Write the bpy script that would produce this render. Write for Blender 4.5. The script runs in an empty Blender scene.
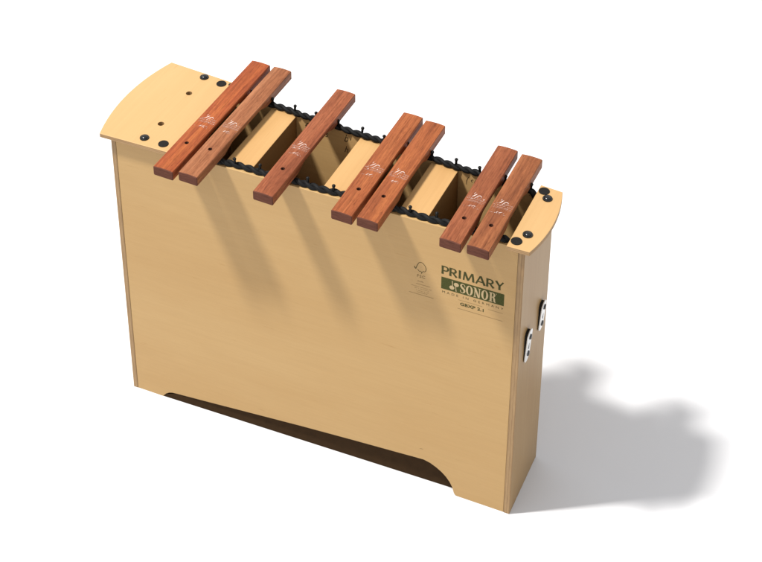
import bpy, bmesh, math, random
from mathutils import Matrix, Vector
random.seed(4)
S = bpy.context.scene
COL = S.collection

# ---------------------------------------------------------------- dimensions (metres)
L = 0.800                 # length of the box
H = 0.634                 # height of the box walls
D0, D1 = 0.228, 0.14775   # depth at the wide (bass) end and at the narrow end
CA = 0.0113               # overhang of the top boards
TC = 0.009                # top board thickness
WALL = 0.010
def hw(x): return (D0 + (D1 - D0) * x / L) / 2

# ---------------------------------------------------------------- materials
def newmat(name):
    m = bpy.data.materials.new(name); m.use_nodes = True
    nt = m.node_tree
    return m, nt, nt.nodes['Principled BSDF']

def ramp(nt, stops):
    r = nt.nodes.new('ShaderNodeValToRGB')
    el = r.color_ramp.elements
    while len(el) < len(stops): el.new(0.5)
    for e, (p, c) in zip(el, stops):
        e.position = p; e.color = (*c, 1)
    return r

def mix(nt, a, b, fac, mode='MIX'):
    n = nt.nodes.new('ShaderNodeMix'); n.data_type = 'RGBA'; n.blend_type = mode
    for sock, v in ((n.inputs['Factor'], fac), (n.inputs['A'], a), (n.inputs['B'], b)):
        if hasattr(v, 'is_output'): nt.links.new(v, sock)
        else: sock.default_value = v if not isinstance(v, tuple) else (*v, 1)
    return n.outputs['Result']

def noise(nt, scale, vec_scale, detail=5, rough=0.55, dist=0.0, loc=(0, 0, 0)):
    tc = nt.nodes.new('ShaderNodeTexCoord'); mp = nt.nodes.new('ShaderNodeMapping')
    mp.inputs['Scale'].default_value = vec_scale; mp.inputs['Location'].default_value = loc
    nt.links.new(tc.outputs['Object'], mp.inputs['Vector'])
    n = nt.nodes.new('ShaderNodeTexNoise')
    n.inputs['Scale'].default_value = scale; n.inputs['Detail'].default_value = detail
    n.inputs['Roughness'].default_value = rough; n.inputs['Distortion'].default_value = dist
    nt.links.new(mp.outputs['Vector'], n.inputs['Vector'])
    return n.outputs['Fac']

def bump(nt, b, h, strength, dist=0.0006):
    n = nt.nodes.new('ShaderNodeBump'); n.inputs['Strength'].default_value = strength
    n.inputs['Distance'].default_value = dist
    nt.links.new(h, n.inputs['Height']); nt.links.new(n.outputs['Normal'], b.inputs['Normal'])

def pale_wood(name, base, grain, seed=0, rough=0.42, contrast=1.0):
    """veneered birch: faint long fibres, soft cloudy figure, a few short dark flecks"""
    m, nt, b = newmat(name)
    k = contrast
    lo = (base[0] * (1 - 0.07 * k), base[1] * (1 - 0.12 * k), base[2] * (1 - 0.20 * k)); hi = (base[0] * (1 + 0.05 * k), base[1] * (1 + 0.07 * k), base[2] * (1 + 0.10 * k))
    cloud = noise(nt, 5.0, tuple(0.35 if g else 1.6 for g in grain), 4, 0.6, 0.4, (seed, seed, seed))
    r1 = ramp(nt, [(0.3, lo), (0.7, hi)]); nt.links.new(cloud, r1.inputs['Fac'])
    fib = noise(nt, 70.0, tuple(0.03 if g else 3.0 for g in grain), 6, 0.65, 0.2, (seed * 2, 1, seed))
    r2 = ramp(nt, [(0.3, (0.90, 0.885, 0.86)), (0.68, (1.03, 1.03, 1.03))]); nt.links.new(fib, r2.inputs['Fac'])
    c = mix(nt, r1.outputs['Color'], r2.outputs['Color'], 0.75 * k if k < 1.3 else 1.0, 'MULTIPLY')
    fl = noise(nt, 60.0, tuple(0.25 if g else 4.0 for g in grain), 2, 0.5, 0.0, (seed + 7, 3, seed))
    r3 = ramp(nt, [(0.70, (1, 1, 1)), (0.80, (0.86, 0.80, 0.72))]); nt.links.new(fl, r3.inputs['Fac'])
    c = mix(nt, c, r3.outputs['Color'], 0.8, 'MULTIPLY')
    nt.links.new(c, b.inputs['Base Color'])
    b.inputs['Roughness'].default_value = rough
    b.inputs['Specular IOR Level'].default_value = 0.22
    bump(nt, b, fib, 0.12, 0.0004)
    return m

def ply_edge(name, axis, base, dark, pitch=0.0036):
    """layers of plywood seen on the edge of a board; axis = direction across the layers"""
    m, nt, b = newmat(name)
    tc = nt.nodes.new('ShaderNodeTexCoord'); sp = nt.nodes.new('ShaderNodeSeparateXYZ')
    nt.links.new(tc.outputs['Object'], sp.inputs['Vector'])
    sc = nt.nodes.new('ShaderNodeMath'); sc.operation = 'MULTIPLY'; sc.inputs[1].default_value = 2 * math.pi / pitch
    nt.links.new(sp.outputs[axis], sc.inputs[0])
    sn = nt.nodes.new('ShaderNodeMath'); sn.operation = 'SINE'; nt.links.new(sc.outputs[0], sn.inputs[0])
    r = ramp(nt, [(0.0, dark), (0.55, base)])
    mr = nt.nodes.new('ShaderNodeMapRange'); mr.inputs['From Min'].default_value = -1
    nt.links.new(sn.outputs[0], mr.inputs['Value']); nt.links.new(mr.outputs[0], r.inputs['Fac'])
    n = noise(nt, 90, tuple(2.5 if i == 'XYZ'.index(axis) else 0.25 for i in range(3)), 5, 0.7)
    r2 = ramp(nt, [(0.3, (0.72, 0.68, 0.62)), (0.65, (1.05, 1.05, 1.05))]); nt.links.new(n, r2.inputs['Fac'])
    nt.links.new(mix(nt, r.outputs['Color'], r2.outputs['Color'], 0.9, 'MULTIPLY'), b.inputs['Base Color'])
    b.inputs['Roughness'].default_value = 0.6
    return m

def rosewood(name, base, light, dark, seed, streak=1.0):
    m, nt, b = newmat(name)
    wide = noise(nt, 26, (2.2, 0.12, 1.0), 6, 0.62, 0.9, (seed * 3.1, seed, 0))
    r1 = ramp(nt, [(0.28, dark), (0.48, base), (0.72, light)]); nt.links.new(wide, r1.inputs['Fac'])
    fine = noise(nt, 150, (2.4, 0.055, 1.5), 6, 0.7, 0.3, (seed, seed * 2, 0))
    r2 = ramp(nt, [(0.33, (0.55, 0.5, 0.47)), (0.55, (1.0, 1.0, 1.0)), (0.75, (1.12, 1.12, 1.14))]); nt.links.new(fine, r2.inputs['Fac'])
    c = mix(nt, r1.outputs['Color'], r2.outputs['Color'], 0.85 * streak, 'MULTIPLY')
    pore = noise(nt, 420, (1.6, 0.09, 1.2), 3, 0.6, 0.0, (seed, 5, 2))
    r3 = ramp(nt, [(0.30, (0.42, 0.36, 0.34)), (0.40, (1, 1, 1))]); nt.links.new(pore, r3.inputs['Fac'])
    c = mix(nt, c, r3.outputs['Color'], 0.8, 'MULTIPLY')
    spk = noise(nt, 240, (1.5, 0.28, 1.2), 4, 0.7, 0.6, (seed * 5, 2, 9))
    r4 = ramp(nt, [(0.34, (0.70, 0.64, 0.60)), (0.54, (1.05, 1.05, 1.05))]); nt.links.new(spk, r4.inputs['Fac'])
    c = mix(nt, c, r4.outputs['Color'], 0.7, 'MULTIPLY')
    nt.links.new(c, b.inputs['Base Color'])
    rr = ramp(nt, [(0.3, (0.58,) * 3), (0.7, (0.42,) * 3)]); nt.links.new(fine, rr.inputs['Fac'])
    nt.links.new(rr.outputs['Color'], b.inputs['Roughness'])
    b.inputs['Specular IOR Level'].default_value = 0.16
    bump(nt, b, pore, 0.25, 0.0004)
    return m

def saw_cut(name, base, seed=0):
    m, nt, b = newmat(name)
    n = noise(nt, 260, (0.25, 1.0, 2.0), 4, 0.6, 0.2, (seed, 0, 0))
    r = ramp(nt, [(0.3, tuple(c * 0.72 for c in base)), (0.7, tuple(c * 1.2 for c in base))]); nt.links.new(n, r.inputs['Fac'])
    nt.links.new(r.outputs['Color'], b.inputs['Base Color'])
    b.inputs['Roughness'].default_value = 0.8; b.inputs['Specular IOR Level'].default_value = 0.08
    bump(nt, b, n, 0.3, 0.0004)
    return m

def simple(name, col, rough=0.5, metal=0.0, spec=0.5, nz=0.0, nscale=200):
    m, nt, b = newmat(name)
    if nz:
        n = noise(nt, nscale, (1, 1, 1), 4, 0.6)
        r = ramp(nt, [(0.3, tuple(c * (1 - nz) for c in col)), (0.7, tuple(c * (1 + nz) for c in col))])
        nt.links.new(n, r.inputs['Fac']); nt.links.new(r.outputs['Color'], b.inputs['Base Color'])
    else:
        b.inputs['Base Color'].default_value = (*col, 1)
    b.inputs['Roughness'].default_value = rough; b.inputs['Metallic'].default_value = metal
    b.inputs['Specular IOR Level'].default_value = spec
    return m

PALE = (0.408, 0.261, 0.110)
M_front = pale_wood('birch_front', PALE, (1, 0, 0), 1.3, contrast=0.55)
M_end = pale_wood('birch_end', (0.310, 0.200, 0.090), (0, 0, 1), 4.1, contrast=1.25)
M_top = pale_wood('birch_top', (0.425, 0.266, 0.117), (0, 1, 0), 8.7, 0.40, 0.55)
M_block = pale_wood('birch_block', (0.420, 0.250, 0.102), (0, 1, 0), 2.9, 0.45, 0.9)
M_inner = pale_wood('birch_inside', (0.470, 0.295, 0.122), (1, 0, 0), 6.6, 0.5, 0.9)
M_block_side = pale_wood('brown_block_side', (0.205, 0.108, 0.036), (0, 1, 0), 5.5, 0.6, 1.0)  # darker brown for the side faces of the chamber blocks
M_plyX = ply_edge('ply_edge_across', 'X', (0.305, 0.190, 0.084), (0.245, 0.146, 0.060), 0.0046)
M_plyZ = ply_edge('ply_edge_level', 'Z', (0.33, 0.200, 0.085), (0.225, 0.128, 0.050), 0.0030)
M_cutout_shade = simple('cutout_shade', (0.036, 0.0195, 0.0085), 0.8, spec=0.05, nz=0.10, nscale=60)  # near-black brown, the shade inside the front cut-out put into a colour
M_cord = simple('black_cord', (0.0052, 0.0052, 0.0054), 0.65, spec=0.16, nz=0.5, nscale=900)
M_rubber = simple('black_rubber', (0.011, 0.010, 0.009), 0.6, spec=0.10, nz=0.2)
M_pin = simple('black_plastic', (0.005, 0.005, 0.005), 0.4, spec=0.15)
M_screw = simple('black_screw', (0.004, 0.004, 0.004), 0.24, spec=0.5)
M_plate = simple('bright_plate', (0.66, 0.66, 0.65), 0.34, 0.6, nz=0.05)
M_green = simple('green_print', (0.052, 0.056, 0.017), 0.7, spec=0.06, nz=0.2, nscale=500)
M_letter = simple('dark_green_print', (0.050, 0.050, 0.018), 0.7, spec=0.06, nz=0.2, nscale=500)
M_cream = simple('cream_print', (0.40, 0.30, 0.165), 0.7, spec=0.1)
M_small = simple('small_print', (0.080, 0.062, 0.026), 0.7, spec=0.1)
M_faint = simple('faint_print', (0.150, 0.100, 0.045), 0.7, spec=0.1)
M_pencil = simple('pencil', (0.045, 0.028, 0.014), 0.8, spec=0.05)
M_stamp = simple('white_stamp', (0.50, 0.40, 0.36), 0.8, spec=0.1)
M_stamp2 = simple('worn_white_stamp', (0.34, 0.195, 0.150), 0.8, spec=0.1)

# ---------------------------------------------------------------- mesh helpers
def link(name, bm, mats, parent=None, loc=None, smooth=None):
    me = bpy.data.meshes.new(name)
    bmesh.ops.recalc_face_normals(bm, faces=bm.faces)
    bm.to_mesh(me); bm.free()
    for m in (mats if isinstance(mats, (list, tuple)) else [mats]): me.materials.append(m)
    if smooth is not None:
        me.shade_smooth(); me.set_sharp_from_angle(angle=math.radians(smooth))
    o = bpy.data.objects.new(name, me); COL.objects.link(o)
    if loc: o.location = loc
    if parent: o.parent = parent
    return o

def tag(o, label=None, cat=None, group=None, kind=None):
    if label: o['label'] = label
    if cat: o['category'] = cat
    if group: o['group'] = group
    if kind: o['kind'] = kind
    return o

def prism(bm, bottom, top):
    """closed prism between two matching rings of points"""
    a = [bm.verts.new(p) for p in bottom]; b = [bm.verts.new(p) for p in top]
    n = len(a); fs = [bm.faces.new(a[::-1]), bm.faces.new(b)]
    for i in range(n): fs.append(bm.faces.new((a[i], a[(i + 1) % n], b[(i + 1) % n], b[i])))
    return fs

def bevel(bm, w, seg=2, ang=35):
    bmesh.ops.recalc_face_normals(bm, faces=bm.faces)
    es = [e for e in bm.edges if len(e.link_faces) == 2 and e.calc_face_angle(0) > math.radians(ang)]
    bmesh.ops.bevel(bm, geom=es, offset=w, segments=seg, profile=0.5, affect='EDGES', clamp_overlap=True)

def lathe(bm, prof, n=28, M=None):
    """profile of (radius, height) turned about z"""
    rings = []
    for r, z in prof:
        if r < 1e-7: rings.append([bm.verts.new((0, 0, z))])
        else: rings.append([bm.verts.new((r * math.cos(2 * math.pi * i / n), r * math.sin(2 * math.pi * i / n), z)) for i in range(n)])
    for p, q in zip(rings, rings[1:]):
        for i in range(n):
            j = (i + 1) % n
            if len(p) == 1 and len(q) == 1: continue
            if len(p) == 1: bm.faces.new((p[0], q[i], q[j]))
            elif len(q) == 1: bm.faces.new((p[i], p[j], q[0]))
            else: bm.faces.new((p[i], p[j], q[j], q[i]))
    for r in (rings[0], rings[-1]):
        if len(r) > 1: bm.faces.new(r)
    if M is not None: bmesh.ops.transform(bm, matrix=M, verts=bm.verts)

def tube(bm, pts, rad, n=10):
    rings = []; up = Vector((0, 0, 1))
    for i, p in enumerate(pts):
        t = (Vector(pts[min(i + 1, len(pts) - 1)]) - Vector(pts[max(i - 1, 0)])).normalized()
        u = t.cross(up).normalized(); v = u.cross(t)
        rings.append([bm.verts.new(Vector(p) + rad * (math.cos(2 * math.pi * k / n) * u + math.sin(2 * math.pi * k / n) * v)) for k in range(n)])
    for a, b in zip(rings, rings[1:]):
        for k in range(n): bm.faces.new((a[k], a[(k + 1) % n], b[(k + 1) % n], b[k]))
    bm.faces.new(rings[0]); bm.faces.new(rings[-1][::-1])

def carve(o, cutters):
    """subtract the cutter meshes from o for good"""
    for c in cutters:
        md = o.modifiers.new('cut', 'BOOLEAN'); md.operation = 'DIFFERENCE'; md.object = c; md.solver = 'EXACT'
    bpy.context.view_layer.update()
    dg = bpy.context.evaluated_depsgraph_get()
    me = bpy.data.meshes.new_from_object(o.evaluated_get(dg))
    o.modifiers.clear(); old = o.data; o.data = me; nm = old.name
    bpy.data.meshes.remove(old); me.name = nm
    for c in cutters: bpy.data.objects.remove(c)

def rodcut(x, y, z0, z1, r, mat):
    bm = bmesh.new(); lathe(bm, [(r, z0), (r, z1)], 24, Matrix.Translation((x, y, 0)))
    return link('cutter', bm, mat)

# ---------------------------------------------------------------- the setting
bm = bmesh.new()
prism(bm, [(-60, -60, -0.2), (60, -60, -0.2), (60, 60, -0.2), (-60, 60, -0.2)], [(-60, -60, 0), (60, -60, 0), (60, 60, 0), (-60, 60, 0)])
mf, nt, b = newmat('white_paper_floor')
n = noise(nt, 3, (1, 1, 1), 3); r = ramp(nt, [(0.3, (0.595, 0.595, 0.605)), (0.7, (0.615, 0.615, 0.622))])
nt.links.new(n, r.inputs['Fac']); nt.links.new(r.outputs['Color'], b.inputs['Base Color']); b.inputs['Roughness'].default_value = 0.9
b.inputs['Specular IOR Level'].default_value = 0.1
tag(link('floor', bm, mf), kind='structure')

# ---------------------------------------------------------------- the resonator box
box = bpy.data.objects.new('resonator_box', None); COL.objects.link(box)
box.empty_display_size = 0.1
tag(box, 'tall pale plywood resonator box of a bass xylophone standing on the white floor', 'xylophone body')
EP0, EP1 = 0.0095, 0.7885      # inner faces of the end panels

cut = [(0.697, 0.0), (0.6930, 0.0012), (0.6905, 0.0060), (0.687, 0.0197), (0.6815, 0.0310), (0.674, 0.0413), (0.665, 0.0500), (0.6544, 0.0574),
       (0.642, 0.0637), (0.6294, 0.0668), (0.610, 0.0655), (0.582, 0.0632), (0.48, 0.0553), (0.374, 0.0463), (0.25, 0.0340), (0.16, 0.0250),
       (0.0988, 0.0192), (0.090, 0.0180), (0.083, 0.0155), (0.076, 0.0105), (0.071, 0.0045), (0.0685, 0.0)]
def panel(name, sgn, outline, mat, parent):
    """a board on the slanted front (sgn -1) or back (sgn +1) wall, drawn as (x, z)"""
    bm = bmesh.new()
    prism(bm, [(x, sgn * (hw(x) - 0.0006), z) for x, z in outline], [(x, sgn * (hw(x) - WALL), z) for x, z in outline])
    bevel(bm, 0.0006, 2, 50)
    bmesh.ops.recalc_face_normals(bm, faces=bm.faces)
    for f in bm.faces:
        if f.normal.y * sgn < -0.9: f.material_index = 1
    return link(name, bm, [mat, M_inner], parent)
E0, E1 = EP0 + 0.0004, EP1 - 0.0004
front = panel('front_panel', -1, [(E0, 0), (E0, H), (E1, H), (E1, 0)] + cut, M_front, box)
back = panel('back_panel', 1, [(E0, 0.0), (E1, 0.0), (E1, H), (E0, H)], M_front, box)

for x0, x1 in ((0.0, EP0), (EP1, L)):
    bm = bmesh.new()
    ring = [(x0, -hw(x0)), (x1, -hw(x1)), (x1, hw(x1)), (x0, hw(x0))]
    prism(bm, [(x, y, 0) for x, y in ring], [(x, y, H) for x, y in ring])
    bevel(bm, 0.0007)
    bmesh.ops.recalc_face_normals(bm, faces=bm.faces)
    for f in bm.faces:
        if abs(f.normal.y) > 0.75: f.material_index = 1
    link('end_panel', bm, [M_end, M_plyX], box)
end_right = [o for o in box.children if o.name.startswith('end_panel')][-1]

# added skewed board, dark brown to stand in for shade in the cut-out
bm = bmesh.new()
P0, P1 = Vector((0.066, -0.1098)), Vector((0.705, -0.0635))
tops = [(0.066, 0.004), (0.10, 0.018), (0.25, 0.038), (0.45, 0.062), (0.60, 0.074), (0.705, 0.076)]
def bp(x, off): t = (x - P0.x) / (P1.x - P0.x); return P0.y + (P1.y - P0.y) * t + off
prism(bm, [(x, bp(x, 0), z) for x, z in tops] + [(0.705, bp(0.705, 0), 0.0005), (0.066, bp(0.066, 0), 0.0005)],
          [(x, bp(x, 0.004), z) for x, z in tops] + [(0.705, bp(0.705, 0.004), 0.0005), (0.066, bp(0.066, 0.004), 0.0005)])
tag(link('shade_board', bm, M_cutout_shade, box), 'added dark brown board standing in for the shade in the arched cut-out between the feet')

# closed blocks between the sound chambers, and the chamber floor
def block(x0, x1, zt, name):
    bm = bmesh.new()
    g = WALL + 0.0003
    ring = [(x0, -hw(x0) + g), (x1, -hw(x1) + g), (x1, hw(x1) - g), (x0, hw(x0) - g)]
    prism(bm, [(x, y, 0.10) for x, y in ring], [(x, y, zt) for x, y in ring])
    bevel(bm, 0.0012)
    bmesh.ops.recalc_face_normals(bm, faces=bm.faces)
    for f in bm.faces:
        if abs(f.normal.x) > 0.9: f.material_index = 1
    return link(name, bm, [M_block, M_block_side], box)
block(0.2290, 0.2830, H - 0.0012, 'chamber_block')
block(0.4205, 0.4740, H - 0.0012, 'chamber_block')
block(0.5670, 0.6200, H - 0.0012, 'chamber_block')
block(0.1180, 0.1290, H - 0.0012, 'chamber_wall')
bm = bmesh.new(); g = WALL + 0.0008
ring = [(E0 + .001, -hw(E0) + g), (E1 - .001, -hw(E1) + g), (E1 - .001, hw(E1) - g), (E0 + .001, hw(E0) - g)]
prism(bm, [(x, y, 0.090) for x, y in ring], [(x, y, 0.0985) for x, y in ring]); link('chamber_floor', bm, M_block, box)

# top boards at both ends
def arc(xa, ya, xm, xb, yb, n=18):
    """points of a circular arc through (xa,ya), (xm,0) and (xb,yb), ya = -yb"""
    h = xm - xa; c = yb; s = 1 if h > 0 else -1; h = abs(h); r = (c * c + h * h) / (2 * h)
    out = []
    for i in range(n + 1):
        y = ya + (yb - ya) * i / n
        out.append((xa + s * (math.sqrt(r * r - y * y) - (r - h)), y))
    return out
def top_board(inner, outer, mid, z0=H + 0.0004):
    bm = bmesh.new()
    yo = hw(outer) + CA; yi = hw(inner) + CA
    pts = [(inner, yi), (inner, -yi)] + arc(outer, -yo, mid, outer, yo)
    fs = prism(bm, [(x, y, z0) for x, y in pts], [(x, y, z0 + TC) for x, y in pts])
    corner = [e for e in bm.edges if abs(e.verts[0].co.z - e.verts[1].co.z) > TC * 0.5 and e.calc_face_angle(0) > 0.6]
    bmesh.ops.bevel(bm, geom=corner, offset=0.004, segments=4, profile=0.5, affect='EDGES')
    bevel(bm, 0.0009, 2, 45)
    bmesh.ops.recalc_face_normals(bm, faces=bm.faces)
    for f in bm.faces:
        if abs(f.normal.z) < 0.3: f.material_index = 1
    return link('top_board', bm, [M_top, M_plyZ], box)
ZT = H + 0.0004 + TC
capL = top_board(0.1340, -0.0155, -0.0362)
capR = top_board(0.7707, 0.8113, 0.8243)
tag(capL, 'wide board at the left end with two drilled holes')
tag(capR, 'narrow board at the right end')
carve(capL, [rodcut(0.0697, 0.0521, H - 0.02, H + 0.05, 0.0062, M_plyZ), rodcut(0.0720, -0.0525, H - 0.02, H + 0.05, 0.0062, M_plyZ)])
# wood under the wide board, seen down the drilled holes
bm = bmesh.new()
ring = [(0.0115, -hw(0) + 0.013), (0.117, -hw(0.117) + 0.0115), (0.117, hw(0.117) - 0.0115), (0.0115, hw(0) - 0.013)]
prism(bm, [(x, y, H - 0.020) for x, y in ring], [(x, y, H - 0.006) for x, y in ring]); link('cleat', bm, M_block, box)

def dome(parent, name, x, y, r, mat, M=None, ring=True):
    bm = bmesh.new()
    p = [(r, 0), (r * 1.0, r * 0.16), (r * 0.93, r * 0.26), (r * 0.80, r * 0.27), (r * 0.72, r * 0.22)] if ring else [(r, 0), (r * 0.98, r * 0.15)]
    for i in range(7):
        a = i / 6 * math.pi / 2; p.append((r * (0.70 if ring else 0.95) * math.cos(a), r * 0.22 + r * 0.36 * math.sin(a)))
    p[-1] = (0, p[-1][1])
    lathe(bm, p, 28, M if M is not None else Matrix.Translation((x, y, ZT)))
    return link(name, bm, mat, parent, smooth=40)
def plug(parent, x, y, r=0.0098):
    bm = bmesh.new()
    lathe(bm, [(r, 0), (r, 0.0007), (r * 0.96, 0.0012), (r * 0.86, 0.0013), (r * 0.82, 0.0010), (0, 0.0011)], 30, Matrix.Translation((x, y, ZT)))
    return link('rubber_plug', bm, M_rubber, parent, smooth=30)
for cap, sc, pl in ((capL, [(0.0696, 0.1095), (0.0675, -0.1020)], [(0.1105, 0.1055), (0.1085, -0.1020)]),
                    (capR, [(0.7932, 0.0560), (0.7937, -0.0460)], [(0.7815, 0.0725), (0.7822, -0.0690)])):
    for x, y in sc: dome(cap, 'screw', x, y, 0.0088, M_screw)
    for x, y in pl: plug(cap, x, y)

# twisted black cords that carry the bars
INS = 0.0085
def cord(sgn):
    bm = bmesh.new()
    for ph in (0, math.pi):
        pts = []; x = 0.112; i = 0
        while x < 0.788:
            a = 2 * math.pi * x / 0.037 + ph + 0.5 * math.sin(x * 37 + sgn)
            z = H + 0.0052; ins = INS + 0.0010 * math.sin(x * 61 + sgn * 2)
            for xe, s in ((0.134, 1), (0.7665, -1)):
                d = max(0.0, (xe + 0.006 * s - x) * s)
                z -= min(0.016, d * 0.9); ins += min(0.006, d * 0.35)
            hr = 0.0028
            pts.append((x, sgn * (hw(x) - ins) + hr * math.cos(a), z + hr * math.sin(a)))
            x += 0.0016
        tube(bm, pts, 0.0038, 10)
    return link('twisted_cord', bm, M_cord, box, smooth=60)
cord(-1); cord(1)
def pin(x, sgn, ins=INS):
    bm = bmesh.new()
    y = sgn * (hw(x) - ins)
    pr = [(0.0025, -0.004), (0.0023, 0.0155), (0.0026, 0.0165)]
    for i in range(6):
        a = -0.6 + (math.pi / 2 + 0.6) * i / 5; pr.append((0.0034 * math.cos(a), 0.0190 + 0.0030 * math.sin(a)))
    pr[-1] = (0, pr[-1][1])
    lathe(bm, pr, 12, Matrix.Translation((x, y, H)) @ Matrix.Rotation(0.09 * math.sin(x * 91 + sgn), 4, 'Y') @ Matrix.Rotation(0.06 * math.sin(x * 57), 4, 'X'))
    return link('bar_pin', bm, M_pin, box, smooth=50)
for k in range(13): pin(0.158 + 0.048 * k, -1)
for k in range(14): pin(0.1335 + 0.048 * k, 1, 0.0075)

# catches on the right end panel
SL = [(-0.0015, -0.0065), (0.0012, -0.0045), (0.0018, 0.0050), (-0.0006, 0.0035)]
def catch(y, z, hh_):
    w, h = 0.0120, hh_
    def pill(w, h, n=8):
        out = []
        for c, a0 in (((0, h - w), 0), ((0, -(h - w)), math.pi)):
            for i in range(n + 1):
                a = a0 + math.pi * i / n; out.append((y + c[0] + w * math.cos(a), z + c[1] + w * math.sin(a)))
        return out
    bm = bmesh.new(); q = [(a_, b_) for a_, b_ in pill(w * 0.9, h * 0.93)]
    prism(bm, [(L - 0.0002, a, b) for a, b in q], [(L + 0.0006 + 0.0045 * (b - z + h) / (2 * h), a, b) for a, b in q])
    base = link('catch_base', bm, M_rubber, end_right)
    bm = bmesh.new(); q = pill(w, h)
    lean = lambda b: 0.0008 + 0.0045 * (b - z + h) / (2 * h)
    prism(bm, [(L + lean(b), a, b) for a, b in q], [(L + lean(b) + 0.0022, a, b) for a, b in q]); bevel(bm, 0.0006)
    pl = link('catch_plate', bm, M_plate, end_right)
    for dz in (0.021, -0.019):
        dome(end_right, 'screw', 0, 0, 0.0053, M_screw, Matrix.Translation((L + lean(z + dz) + 0.0020, y + 0.001, z + dz)) @ Matrix.Rotation(math.pi / 2, 4, 'Y'), ring=False)
    bm = bmesh.new()
    prism(bm, [(L + lean(z) + 0.002, y + p, z + q) for p, q in SL], [(L + lean(z) + 0.0027, y + p, z + q) for p, q in SL])
    link('catch_slot', bm, M_screw, end_right)
catch(-0.036, 0.389, 0.0375)
catch(0.037, 0.396, 0.0345)

# ---------------------------------------------------------------- printing
def text_bm(s, bold=0.0, spacing=1.0):
    cu = bpy.data.curves.new('t', 'FONT'); cu.body = s; cu.offset = bold; cu.space_character = spacing
    cu.resolution_u = 4; cu.fill_mode = 'FRONT'
    o = bpy.data.objects.new('t', cu); COL.objects.link(o)
    bpy.context.view_layer.update()
    me = bpy.data.meshes.new_from_object(o.evaluated_get(bpy.context.evaluated_depsgraph_get()))
    bm = bmesh.new(); bm.from_mesh(me)
    bpy.data.objects.remove(o); bpy.data.curves.remove(cu); bpy.data.meshes.remove(me)
    return bm
def fit(bm, x0, x1, z0, z1):
    xs = [v.co.x for v in bm.verts]; ys = [v.co.y for v in bm.verts]
    a, b, c, d = min(xs), max(xs), min(ys), max(ys)
    for v in bm.verts:
        v.co = (x0 + (v.co.x - a) / (b - a) * (x1 - x0), z0 + (v.co.y - c) / (d - c) * (z1 - z0), v.co.z)
    return bm
def onto_front(bm, lift):
    for v in bm.verts:
        x, z, l = v.co; v.co = (x, -(hw(x) - 0.0006) - lift - l, z)
    return bm
def put(name, bm, mat, parent, lift=0.00015):
    o = link(name, onto_front(bm, lift), mat, parent)
    return o
def poly(bm, pts, l=0.0):
    return bm.faces.new([bm.verts.new((x, z, l)) for x, z in pts])
def stroke(bm, pts, w, l=0.0):
    """flat ribbon along pts; w is one width or a list"""
    n = len(pts); ws = w if isinstance(w, (list, tuple)) else [w] * n
    A, B = [], []
    for i, p in enumerate(pts):
        a = Vector(pts[max(i - 1, 0)]); c = Vector(pts[min(i + 1, n - 1)]); t = (c - a).normalized(); nn = Vector((-t.y, t.x)) * ws[i] / 2
        A.append(bm.verts.new((p[0] + nn.x, p[1] + nn.y, l))); B.append(bm.verts.new((p[0] - nn.x, p[1] - nn.y, l)))
    for i in range(n - 1): bm.faces.new((A[i], A[i + 1], B[i + 1], B[i]))
def ell(cx, cz, rx, rz, a0=0, a1=2 * math.pi, n=28):
    return [(cx + rx * math.cos(a0 + (a1 - a0) * i / n), cz + rz * math.sin(a0 + (a1 - a0) * i / n)) for i in range(n + 1)]

bm = bmesh.new()
TH, TN = 0.19, 0.13            # thick and thin strokes, in cap heights
def bowl(x, zt_, zb_, w_): return [(x, zt_), (x + w_ * 0.55, zt_ - 0.01)] + [(x + w_ * (0.55 + 0.45 * math.sin(math.pi * k / 8)), (zt_ + zb_) / 2 + (zt_ - zb_) / 2 * math.cos(math.pi * k / 8)) for k in range(1, 8)] + [(x + w_ * 0.55, zb_ + 0.01), (x, zb_)]
LET = {
 'P': (0.66, [([(0.10, 0), (0.10, 0.5), (0.10, 1)], [TH * 1.08, TH * .92, TH * 1.08]), (bowl(0.12, 0.935, 0.42, 0.46), [TN] * 2 + [TN, TN * 1.2, TN * 1.35, TN * 1.4, TN * 1.35, TN * 1.2, TN] + [TN] * 2)]),
 'R': (0.76, [([(0.10, 0), (0.10, 0.5), (0.10, 1)], [TH * 1.08, TH * .92, TH * 1.08]), (bowl(0.12, 0.935, 0.46, 0.44), [TN] * 2 + [TN, TN * 1.2, TN * 1.35, TN * 1.4, TN * 1.35, TN * 1.2, TN] + [TN] * 2), ([(0.30, 0.47), (0.47, 0.24), (0.66, 0.0)], [TH * .85, TH * .9, TH * 1.1])]),
 'I': (0.34, [([(0.13, 0), (0.13, 0.5), (0.13, 1)], [TH * 1.08, TH * .92, TH * 1.08])]),
 'M': (1.12, [([(0.10, 0), (0.19, 1)], [TN * 1.1, TN]), ([(0.19, 0.985), (0.50, 0.06)], [TH, TH]), ([(0.50, 0.06), (0.83, 0.985)], [TN, TN]), ([(0.84, 1), (0.92, 0.5), (0.955, 0)], [TH * 1.0, TH * .95, TH * 1.08])]),
 'A': (0.88, [([(0.04, 0), (0.40, 0.99)], [TN * 1.1, TN]), ([(0.42, 1.0), (0.60, 0.5), (0.79, 0)], [TH, TH * .95, TH * 1.1]), ([(0.18, 0.31), (0.64, 0.31)], TN * .95)]),
 'Y': (0.76, [([(0.05, 1), (0.36, 0.46)], [TH * 1.1, TH * .9]), ([(0.68, 1), (0.37, 0.46)], [TN * 1.1, TN]), ([(0.365, 0.50), (0.365, 0)], [TH * .92, TH * 1.08])]),
}
xx = 0; q = 0
for ch in 'PRIMARY':
    adv_, sts = LET[ch]
    for pts, ww in sts:
        stroke(bm, [(xx + a_, c_) for a_, c_ in pts], ww, 0.00003 * (q % 4)); q += 1
    xx += adv_ + 0.03
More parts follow.
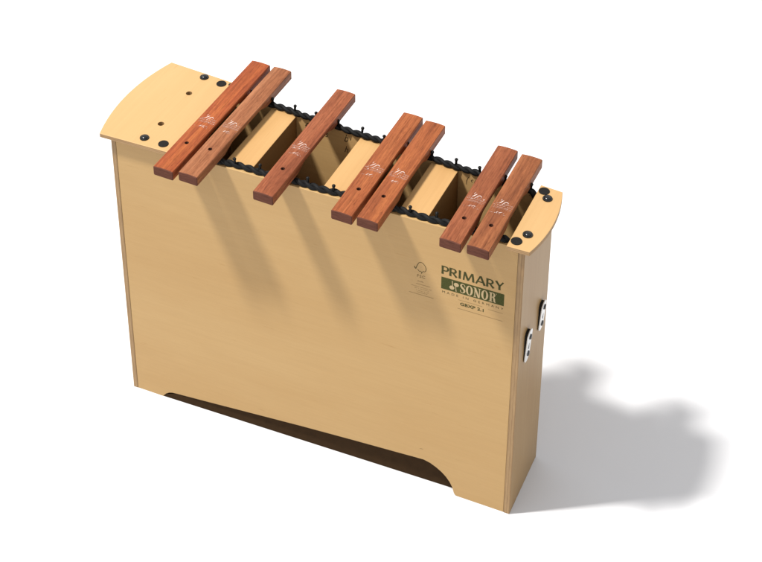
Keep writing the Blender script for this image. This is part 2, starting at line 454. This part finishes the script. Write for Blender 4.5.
put('printed_lettering', fit(bm, 0.6535, 0.7665, 0.5308, 0.5515), M_letter, front)
bm = bmesh.new(); poly(bm, [(0.6538, 0.4988), (0.7680, 0.4988), (0.7680, 0.5252), (0.6538, 0.5252)])
band = put('printed_band', bm, M_green, front)
# crossed mallets
bm = bmesh.new()
for cx, cz, s in ((0.6735, 0.5070, 1), (0.6815, 0.5160, -1)):
    poly(bm, ell(cx, cz, 0.0046, 0.0044, n=18)[:-1])
stroke(bm, [(0.6742, 0.5075), (0.6746, 0.5145), (0.6738, 0.5222)], [0.0022, 0.0011, 0.0018], 0.00004)
stroke(bm, [(0.6810, 0.5155), (0.6806, 0.5090), (0.6815, 0.5010)], [0.0022, 0.0011, 0.0018], 0.00004)
put('mallet_emblem', bm, M_cream, band, 0.0003)
# SONOR in heavy slab serif capitals
bm = bmesh.new()
zb, zt = 0.5012, 0.5222; zc = (zb + zt) / 2; hh = (zt - zb) / 2
W0 = 0.6880; adv = [0.0108, 0.0137, 0.0142, 0.0137, 0.0134]
def ring2(cx, w, th_side, th_top):
    o = ell(cx, zc, w / 2, hh + 0.0003, n=30)[:-1]; i = ell(cx, zc, w / 2 - th_side, hh - th_top, n=30)[:-1]
    O = [bm.verts.new((x, z, 0)) for x, z in o]; I = [bm.verts.new((x, z, 0)) for x, z in i]
    for k in range(30): bm.faces.new((O[k], O[(k + 1) % 30], I[(k + 1) % 30], I[k]))
x = W0
s_pts = [(0.0093, 0.0146), (0.0090, 0.0175), (0.0075, 0.0198), (0.0052, 0.0204), (0.0028, 0.0192), (0.0020, 0.0162), (0.0030, 0.0136), (0.0054, 0.0112),
         (0.0078, 0.0088), (0.0087, 0.0056), (0.0076, 0.0022), (0.0050, 0.0007), (0.0026, 0.0014), (0.0013, 0.0040), (0.0011, 0.0066)]
stroke(bm, [(x + a, zb + c) for a, c in s_pts], [0.0012, .0014, .0014, .0016, .0026, .0034, .0040, .0042, .0040, .0034, .0026, .0016, .0014, .0014, .0012])
x += adv[0]; ring2(x + 0.0066, 0.0126, 0.0037, 0.0012)
x += adv[1]
def rect(x0, x1, z0, z1, l=0.0): poly(bm, [(x0, z0), (x1, z0), (x1, z1), (x0, z1)], l)
rect(x + 0.0022, x + 0.0038, zb + 0.0014, zt - 0.0014); rect(x + 0.0104, x + 0.0120, zb + 0.0014, zt - 0.0014)
poly(bm, [(x + 0.0010, zt - 0.0001), (x + 0.0046, zt - 0.0001), (x + 0.0120, zb), (x + 0.0086, zb)], 0.00005)
rect(x + 0.0004, x + 0.0056, zb, zb + 0.0014, 0.00002); rect(x + 0.0086, x + 0.0138, zt - 0.0014, zt, 0.00002); rect(x + 0.0002, x + 0.0040, zt - 0.0014, zt, 0.00002)
x += adv[2]; ring2(x + 0.0066, 0.0126, 0.0037, 0.0012)
x += adv[3]
rect(x + 0.0020, x + 0.0055, zb + 0.0014, zt - 0.0014)
rect(x + 0.0004, x + 0.0070, zb, zb + 0.0014, 0.00002); rect(x + 0.0004, x + 0.0075, zt - 0.0014, zt, 0.00002)
stroke(bm, [(x + 0.0060, zt - 0.0007), (x + 0.0090, zt - 0.0012), (x + 0.0103, zt - 0.0055), (x + 0.0088, zt - 0.0094), (x + 0.0055, zt - 0.0102)], [.0014, .0024, .0036, .0024, .0013], 0.00004)
stroke(bm, [(x + 0.0078, zt - 0.0100), (x + 0.0098, zt - 0.0130), (x + 0.0105, zb + 0.0015), (x + 0.0126, zb + 0.0003)], [.0026, .0036, .0032, .0014], 0.00006)
put('cream_lettering', bm, M_cream, band, 0.0003)
bm = bmesh.new(); stroke(bm, ell(0.7535, 0.5205, 0.0011, 0.0011, n=14), 0.0004); put('registered_mark', bm, M_cream, band, 0.0003)
put('small_lettering', fit(text_bm('MADE IN GERMANY', 0.0, 1.75), 0.6560, 0.7675, 0.4895, 0.4944), M_small, front)
put('model_lettering', fit(text_bm('GBXP 2.1', 0.030, 1.05), 0.6895, 0.7325, 0.4722, 0.4793), M_letter, front)
bm = bmesh.new()
stroke(bm, [(0.6860, 0.4838), (0.7300, 0.4838)], 0.0004); stroke(bm, [(0.6850, 0.4640), (0.7670, 0.4640)], 0.0005); stroke(bm, [(0.7400, 0.4815), (0.7672, 0.4815)], 0.0004)
put('label_rule', bm, M_faint, front)
# forestry tick-tree mark and its small print
bm = bmesh.new()
stroke(bm, [(0.6034, 0.5312), (0.6052, 0.5272), (0.6062, 0.5262), (0.6070, 0.5290), (0.6090, 0.5360), (0.6122, 0.5420), (0.6160, 0.5438), (0.6200, 0.5420), (0.6240, 0.5370),
            (0.6255, 0.5310), (0.6245, 0.5262), (0.6225, 0.5240), (0.6205, 0.5252), (0.6190, 0.5222), (0.6170, 0.5212), (0.6152, 0.5235), (0.6130, 0.5222), (0.6112, 0.5245), (0.6094, 0.5258)],
       [.0018, .0018, .0016, .0014, .0013, .0012, .0012, .0012, .0012, .0012, .0012, .0012, .0012, .0013, .0013, .0013, .0013, .0013, .0010])
stroke(bm, [(0.6171, 0.5225), (0.6171, 0.5186)], 0.0013, 0.00004)
put('tree_mark', bm, M_small, front)
put('small_lettering', fit(text_bm('FSC', 0.006, 1.15), 0.6090, 0.6240, 0.5085, 0.5150), M_faint, front)
bm = bmesh.new()
def squiggle(x0, x1, z, h):
    xx = x0
    while xx < x1:
        w = random.uniform(0.0007, 0.0016); a = random.uniform(0.45, 1) * h
        if random.random() > 0.15: stroke(bm, [(xx, z), (xx + w * 0.3, z + a), (xx + w * 0.8, z + a * random.uniform(0.1, 0.7))], 0.00045)
        xx += w + 0.0006
squiggle(0.6100, 0.6210, 0.4985, 0.0040)
for z, a, c in ((0.4862, 0.5985, 0.6360), (0.4822, 0.6050, 0.6330), (0.4775, 0.6080, 0.6310), (0.4738, 0.6100, 0.6280)): squiggle(a, c, z, 0.0019)
stroke(bm, [(0.6074, 0.4932), (0.6332, 0.4932)], 0.0006); stroke(bm, [(0.5944, 0.4697), (0.6403, 0.4697)], 0.0006)
put('small_print', bm, M_faint, front)

bm = bmesh.new(); stroke(bm, [(0.6210, 0.0920), (0.6235, 0.0934), (0.6262, 0.0936), (0.6282, 0.0928)], [.0003, .0008, .0007, .0003])
put('scratch', bm, M_faint, front)
# pencilled note names inside the back wall
def note(s, x0, x1, z0, z1, b=0.0):
    bm = fit(text_bm(s, b), x0, x1, z0, z1)
    for v in bm.verts:
        x, z, l = v.co; v.co = (x + (z - z0) * 0.25, hw(x) - WALL - 0.0003, z)
    link('pencilled_note', bm, M_pencil, back)
note('f', 0.2990, 0.3060, 0.6080, 0.6260); note('is', 0.3400, 0.3500, 0.6080, 0.6200)
note('b', 0.3860, 0.3930, 0.6120, 0.6290); note("'", 0.3975, 0.3990, 0.6180, 0.6230); note('h', 0.3865, 0.3925, 0.5870, 0.6020)
note('(', 0.6340, 0.6370, 0.6080, 0.6270); note('c', 0.6445, 0.6480, 0.6170, 0.6230); note('is', 0.6510, 0.6580, 0.6165, 0.6240)
note('g', 0.7560, 0.7620, 0.5950, 0.6080)

# ---------------------------------------------------------------- the bars
ZB = H + 0.0110          # underside of the bars
T = 0.0190               # thickness at the long edges
def bar_mesh(w, yf, yb, nodes, mats):
    """rosewood bar along y with crowned top and an underside scooped out between the two cords"""
    bm = bmesh.new()
    n0, n1 = nodes
    ys = [yf, yf + 0.0012]
    k = 40
    ys += [yf + 0.0012 + (yb - yf - 0.0024) * i / k for i in range(1, k)] + [yb - 0.0012, yb]
    rings = []
    a, bq = n0 + 0.022, n1 - 0.022
    for i, y in enumerate(ys):
        ins = 0.0012 if i in (0, len(ys) - 1) else 0.0
        t = (y - a) / (bq - a)
        sc = 0.0
        if 0 < t < 1: sc = 0.0095 * min(1.0, min(t, 1 - t) / 0.16) ** 0.8
        hwid = w / 2 - ins; c = 0.0016
        z0 = sc + ins; z1 = T - ins
        ring = [(-hwid + c, z0), (hwid - c, z0), (hwid, z0 + c), (hwid, z1 - c)]
        for q in range(9):
            s = 1 - 2 * q / 8; ring.append((s * (hwid - c * 0.6), z1 + 0.0013 * (1 - s * s)))
        ring += [(-hwid, z1 - c), (-hwid, z0 + c)]
        rings.append([bm.verts.new((x, y, z)) for x, z in ring])
    for p, q in zip(rings, rings[1:]):
        m = len(p)
        for j in range(m): bm.faces.new((p[j], p[(j + 1) % m], q[(j + 1) % m], q[j]))
    f0 = bm.faces.new(rings[0]); f1 = bm.faces.new(rings[-1][::-1])
    f0.material_index = f1.material_index = 1
    for f in bm.faces:
        if abs(f.calc_center_median().y - yf) < 0.0007 or abs(f.calc_center_median().y - yb) < 0.0007: f.material_index = 1
    return bm

def stamp_bm(w, seed, top):
    """worn white maker's stamp, note stroke and a second smaller row, printed across the bar; lies on the crowned top"""
    rng = random.Random(seed)
    A = bmesh.new(); B = bmesh.new()
    s = w / 0.040
    def st(bm, pts, ww, l=0.0): stroke(bm, [(x * s, y) for x, y in pts], ww, l)
    # short leaf and curled hook, worn
    j = lambda v: v + rng.uniform(-0.0006, 0.0006)
    st(A, [(j(-0.0090), j(0.0065)), (j(-0.0062), j(0.0095)), (j(-0.0036), j(0.0140)), (-0.0022, 0.0160)], [.0006, .0019, .0017, .0005])
    st(A, [(j(-0.0028), j(0.0030)), (-0.0008, 0.0080), (0.0012, 0.0122), (0.0038, 0.0138), (0.0064, 0.0128), (j(0.0074), 0.0106)], [.0006, .0011, .0015, .0016, .0012, .0005], 0.00003)
    st(A, [(-0.0078, 0.0145), (j(-0.0066), j(0.0192))], [.0010, .0004], 0.00003)
    def scribble(xa, xb, y0, h, keep, wid, bright):
        x = xa
        while x < xb:
            ww = rng.uniform(0.0008, 0.0024)
            if rng.random() < keep:
                pts = [(x, y0 + rng.uniform(0, .4) * h), (x + ww * 0.35, y0 + h * rng.uniform(0.5, 1.1)), (x + ww * 0.7, y0 + h * rng.uniform(0.0, 0.6)), (x + ww, y0 + h * rng.uniform(0.2, 1.0))]
                st(A if rng.random() < bright else B, pts, wid * rng.uniform(0.7, 1.25), 0.00004 * rng.random())
            x += ww + rng.uniform(0.0001, 0.0007)
    scribble(-0.0165, 0.0160, 0.0005, 0.0034, 0.93, 0.00075, 0.16)
    scribble(-0.0150, 0.0165, -0.0040, 0.0030, 0.85, 0.00075, 0.10)
    scribble(0.0015, 0.0165, 0.0052, 0.0040, 0.90, 0.00080, 0.18)
    scribble(-0.0165, -0.0095, 0.0050, 0.0030, 0.6, 0.00060, 0.05)
    st(B, [(-0.0165, -0.0052), (-0.006, -0.0054), (0.004, -0.0050), (0.0155, -0.0052)], [.0004, .0006, .0003, .0005], 0.00005)
    st(A, [(-0.0048, -0.0188), (-0.0034, -0.0166), (j(-0.0015), j(-0.0145))], [.0009, .0014, .0005])
    st(A, [(0.0000, -0.0178), (0.0020, -0.0158), (j(0.0048), j(-0.0138))], [.0007, .0012, .0005])
    scribble(-0.0150, 0.0120, -0.0208, 0.0026, 0.62, 0.00060, 0.12)
    scribble(-0.0040, 0.0080, -0.0168, 0.0030, 0.5, 0.00060, 0.15)
    out = []
    for bm in (A, B):
        for v in bm.verts:
            x, y, l = v.co
            ss = min(1, abs(x) / (w / 2 - 0.001)); v.co = (x, y, T + 0.0013 * (1 - ss * ss) + 0.00025 + l)
        out.append(bm)
    return out

def mul(c, k): return tuple(a * k for a in c)
# x left, x right, y front, y back, hole y, stamp y, base colour, light streak, dark streak, label
BARS = [
 (0.1406, 0.1811, -0.1860, 0.1757, -0.1042, -0.0330, (0.235, 0.060, 0.022), (0.330, 0.105, 0.034), (0.130, 0.030, 0.013), 'bright red-orange rosewood bar lying next to the wide drilled end board'),
 (0.1893, 0.2279, -0.1803, 0.1760, -0.1016, -0.0290, (0.195, 0.074, 0.036), (0.255, 0.110, 0.058), (0.110, 0.037, 0.017), 'palest, dull brown rosewood bar close beside the red-orange bar'),
 (0.3328, 0.3722, -0.1685, 0.1627, -0.0938, -0.0292, (0.190, 0.062, 0.030), (0.240, 0.088, 0.044), (0.115, 0.034, 0.016), 'rosewood bar lying alone with an open gap on both sides'),
 (0.4774, 0.5170, -0.1546, 0.1507, -0.0856, -0.0262, (0.220, 0.068, 0.026), (0.275, 0.096, 0.037), (0.140, 0.039, 0.015), 'smooth orange-brown rosewood bar, left one of the middle pair'),
 (0.5245, 0.5638, -0.1518, 0.1458, -0.0844, -0.0239, (0.225, 0.070, 0.027), (0.285, 0.100, 0.036), (0.135, 0.038, 0.016), 'orange-brown rosewood bar with fine dark grain, right one of the middle pair'),
 (0.6708, 0.7095, -0.1392, 0.1344, -0.0764, -0.0260, (0.172, 0.057, 0.027), (0.225, 0.084, 0.041), (0.098, 0.030, 0.014), 'dark reddish brown rosewood bar, left one of the pair above the green lettering'),
 (0.7185, 0.7576, -0.1353, 0.1296, -0.0743, -0.0223, (0.182, 0.066, 0.029), (0.235, 0.096, 0.043), (0.108, 0.036, 0.016), 'shortest rosewood bar, lying next to the narrow right end board'),
]
for i, (xl, xr, yf, yb, yh, ys_, cb, cl, cd, lab) in enumerate(BARS):
    xc = (xl + xr) / 2; yc = (yf + yb) / 2; w = xr - xl
    nodes = (yh - yc, (hw(xc) - INS) - yc)
    k_ = (1.04, 1, 1.16, 1.10, 1.10, 1.16, 1.16)[i]
    if i != 1: cb, cl, cd = [(c[0] * k_, c[1] * k_ * 0.92, c[2] * k_ * 0.80) for c in (cb, cl, cd)]
    else: cb, cl, cd = [(c[0] * 1.16, c[1] * 1.12, c[2] * 0.98) for c in (cb, cl, cd)]
    mats = [rosewood('rosewood', cb, cl, cd, 1.7 + i * 2.3), saw_cut('rosewood_end_grain', mul((0.092, 0.036, 0.024), 1.0), i)]
    o = link('xylophone_bar', bar_mesh(w, yf - yc, yb - yc, nodes, mats), mats, loc=(xc, yc, ZB))
    hole = rodcut(xc, yh, ZB - 0.01, ZB + 0.04, 0.0040, mats[1])
    carve(o, [hole])
    o.data.shade_smooth(); o.data.set_sharp_from_angle(angle=math.radians(28))
    tag(o, lab, 'xylophone bar', 'rosewood bars lying across the box')
    A, B = stamp_bm(w, i, T)
    for bm_, mt in ((A, M_stamp), (B, M_stamp2)):
        c = link('printed_stamp', bm_, mt, o, loc=(0, ys_ - yc, 0))

# ---------------------------------------------------------------- light
w = bpy.data.worlds.new('World'); S.world = w; w.use_nodes = True
bg = w.node_tree.nodes['Background']; bg.inputs['Color'].default_value = (0.985, 0.985, 1.0, 1); bg.inputs['Strength'].default_value = 0.90
ld = bpy.data.lights.new('studio_lamp', 'AREA'); ld.shape = 'RECTANGLE'; ld.size = 0.58; ld.size_y = 1.25; ld.energy = 2150; ld.color = (1.0, 0.98, 0.95)
lo = bpy.data.objects.new('studio_lamp', ld); COL.objects.link(lo)
dirL = Vector((0.440, 0.295, -1.0)).normalized()
lo.location = Vector((0.5, 0.05, 0.45)) - dirL * 11.0
lo.rotation_euler = dirL.to_track_quat('-Z', 'Y').to_euler()

# ---------------------------------------------------------------- camera
cam = bpy.data.cameras.new('camera'); co = bpy.data.objects.new('camera', cam); COL.objects.link(co)
Rm = [[0.899626, 0.43663, -0.005162], [0.192017, -0.406192, -0.893385], [-0.392176, 0.802722, -0.449261]]
C = [1.39657, -1.96128, 2.38069]
M = Matrix(((Rm[0][0], -Rm[1][0], -Rm[2][0], C[0]), (Rm[0][1], -Rm[1][1], -Rm[2][1], C[1]), (Rm[0][2], -Rm[1][2], -Rm[2][2], C[2]), (0, 0, 0, 1)))
co.matrix_world = M
cam.sensor_fit = 'HORIZONTAL'; cam.sensor_width = 36.0; cam.lens = 1516.31 / 762 * 36
cam.shift_x = -(347.92 - 381) / 762; cam.shift_y = (-155.89 - 281) / 762
cam.clip_end = 300
S.camera = co
S.render.resolution_x = 1024; S.render.resolution_y = 755
S.view_settings.view_transform = 'Standard'; S.view_settings.look = 'None'; S.view_settings.exposure = 0; S.view_settings.gamma = 1
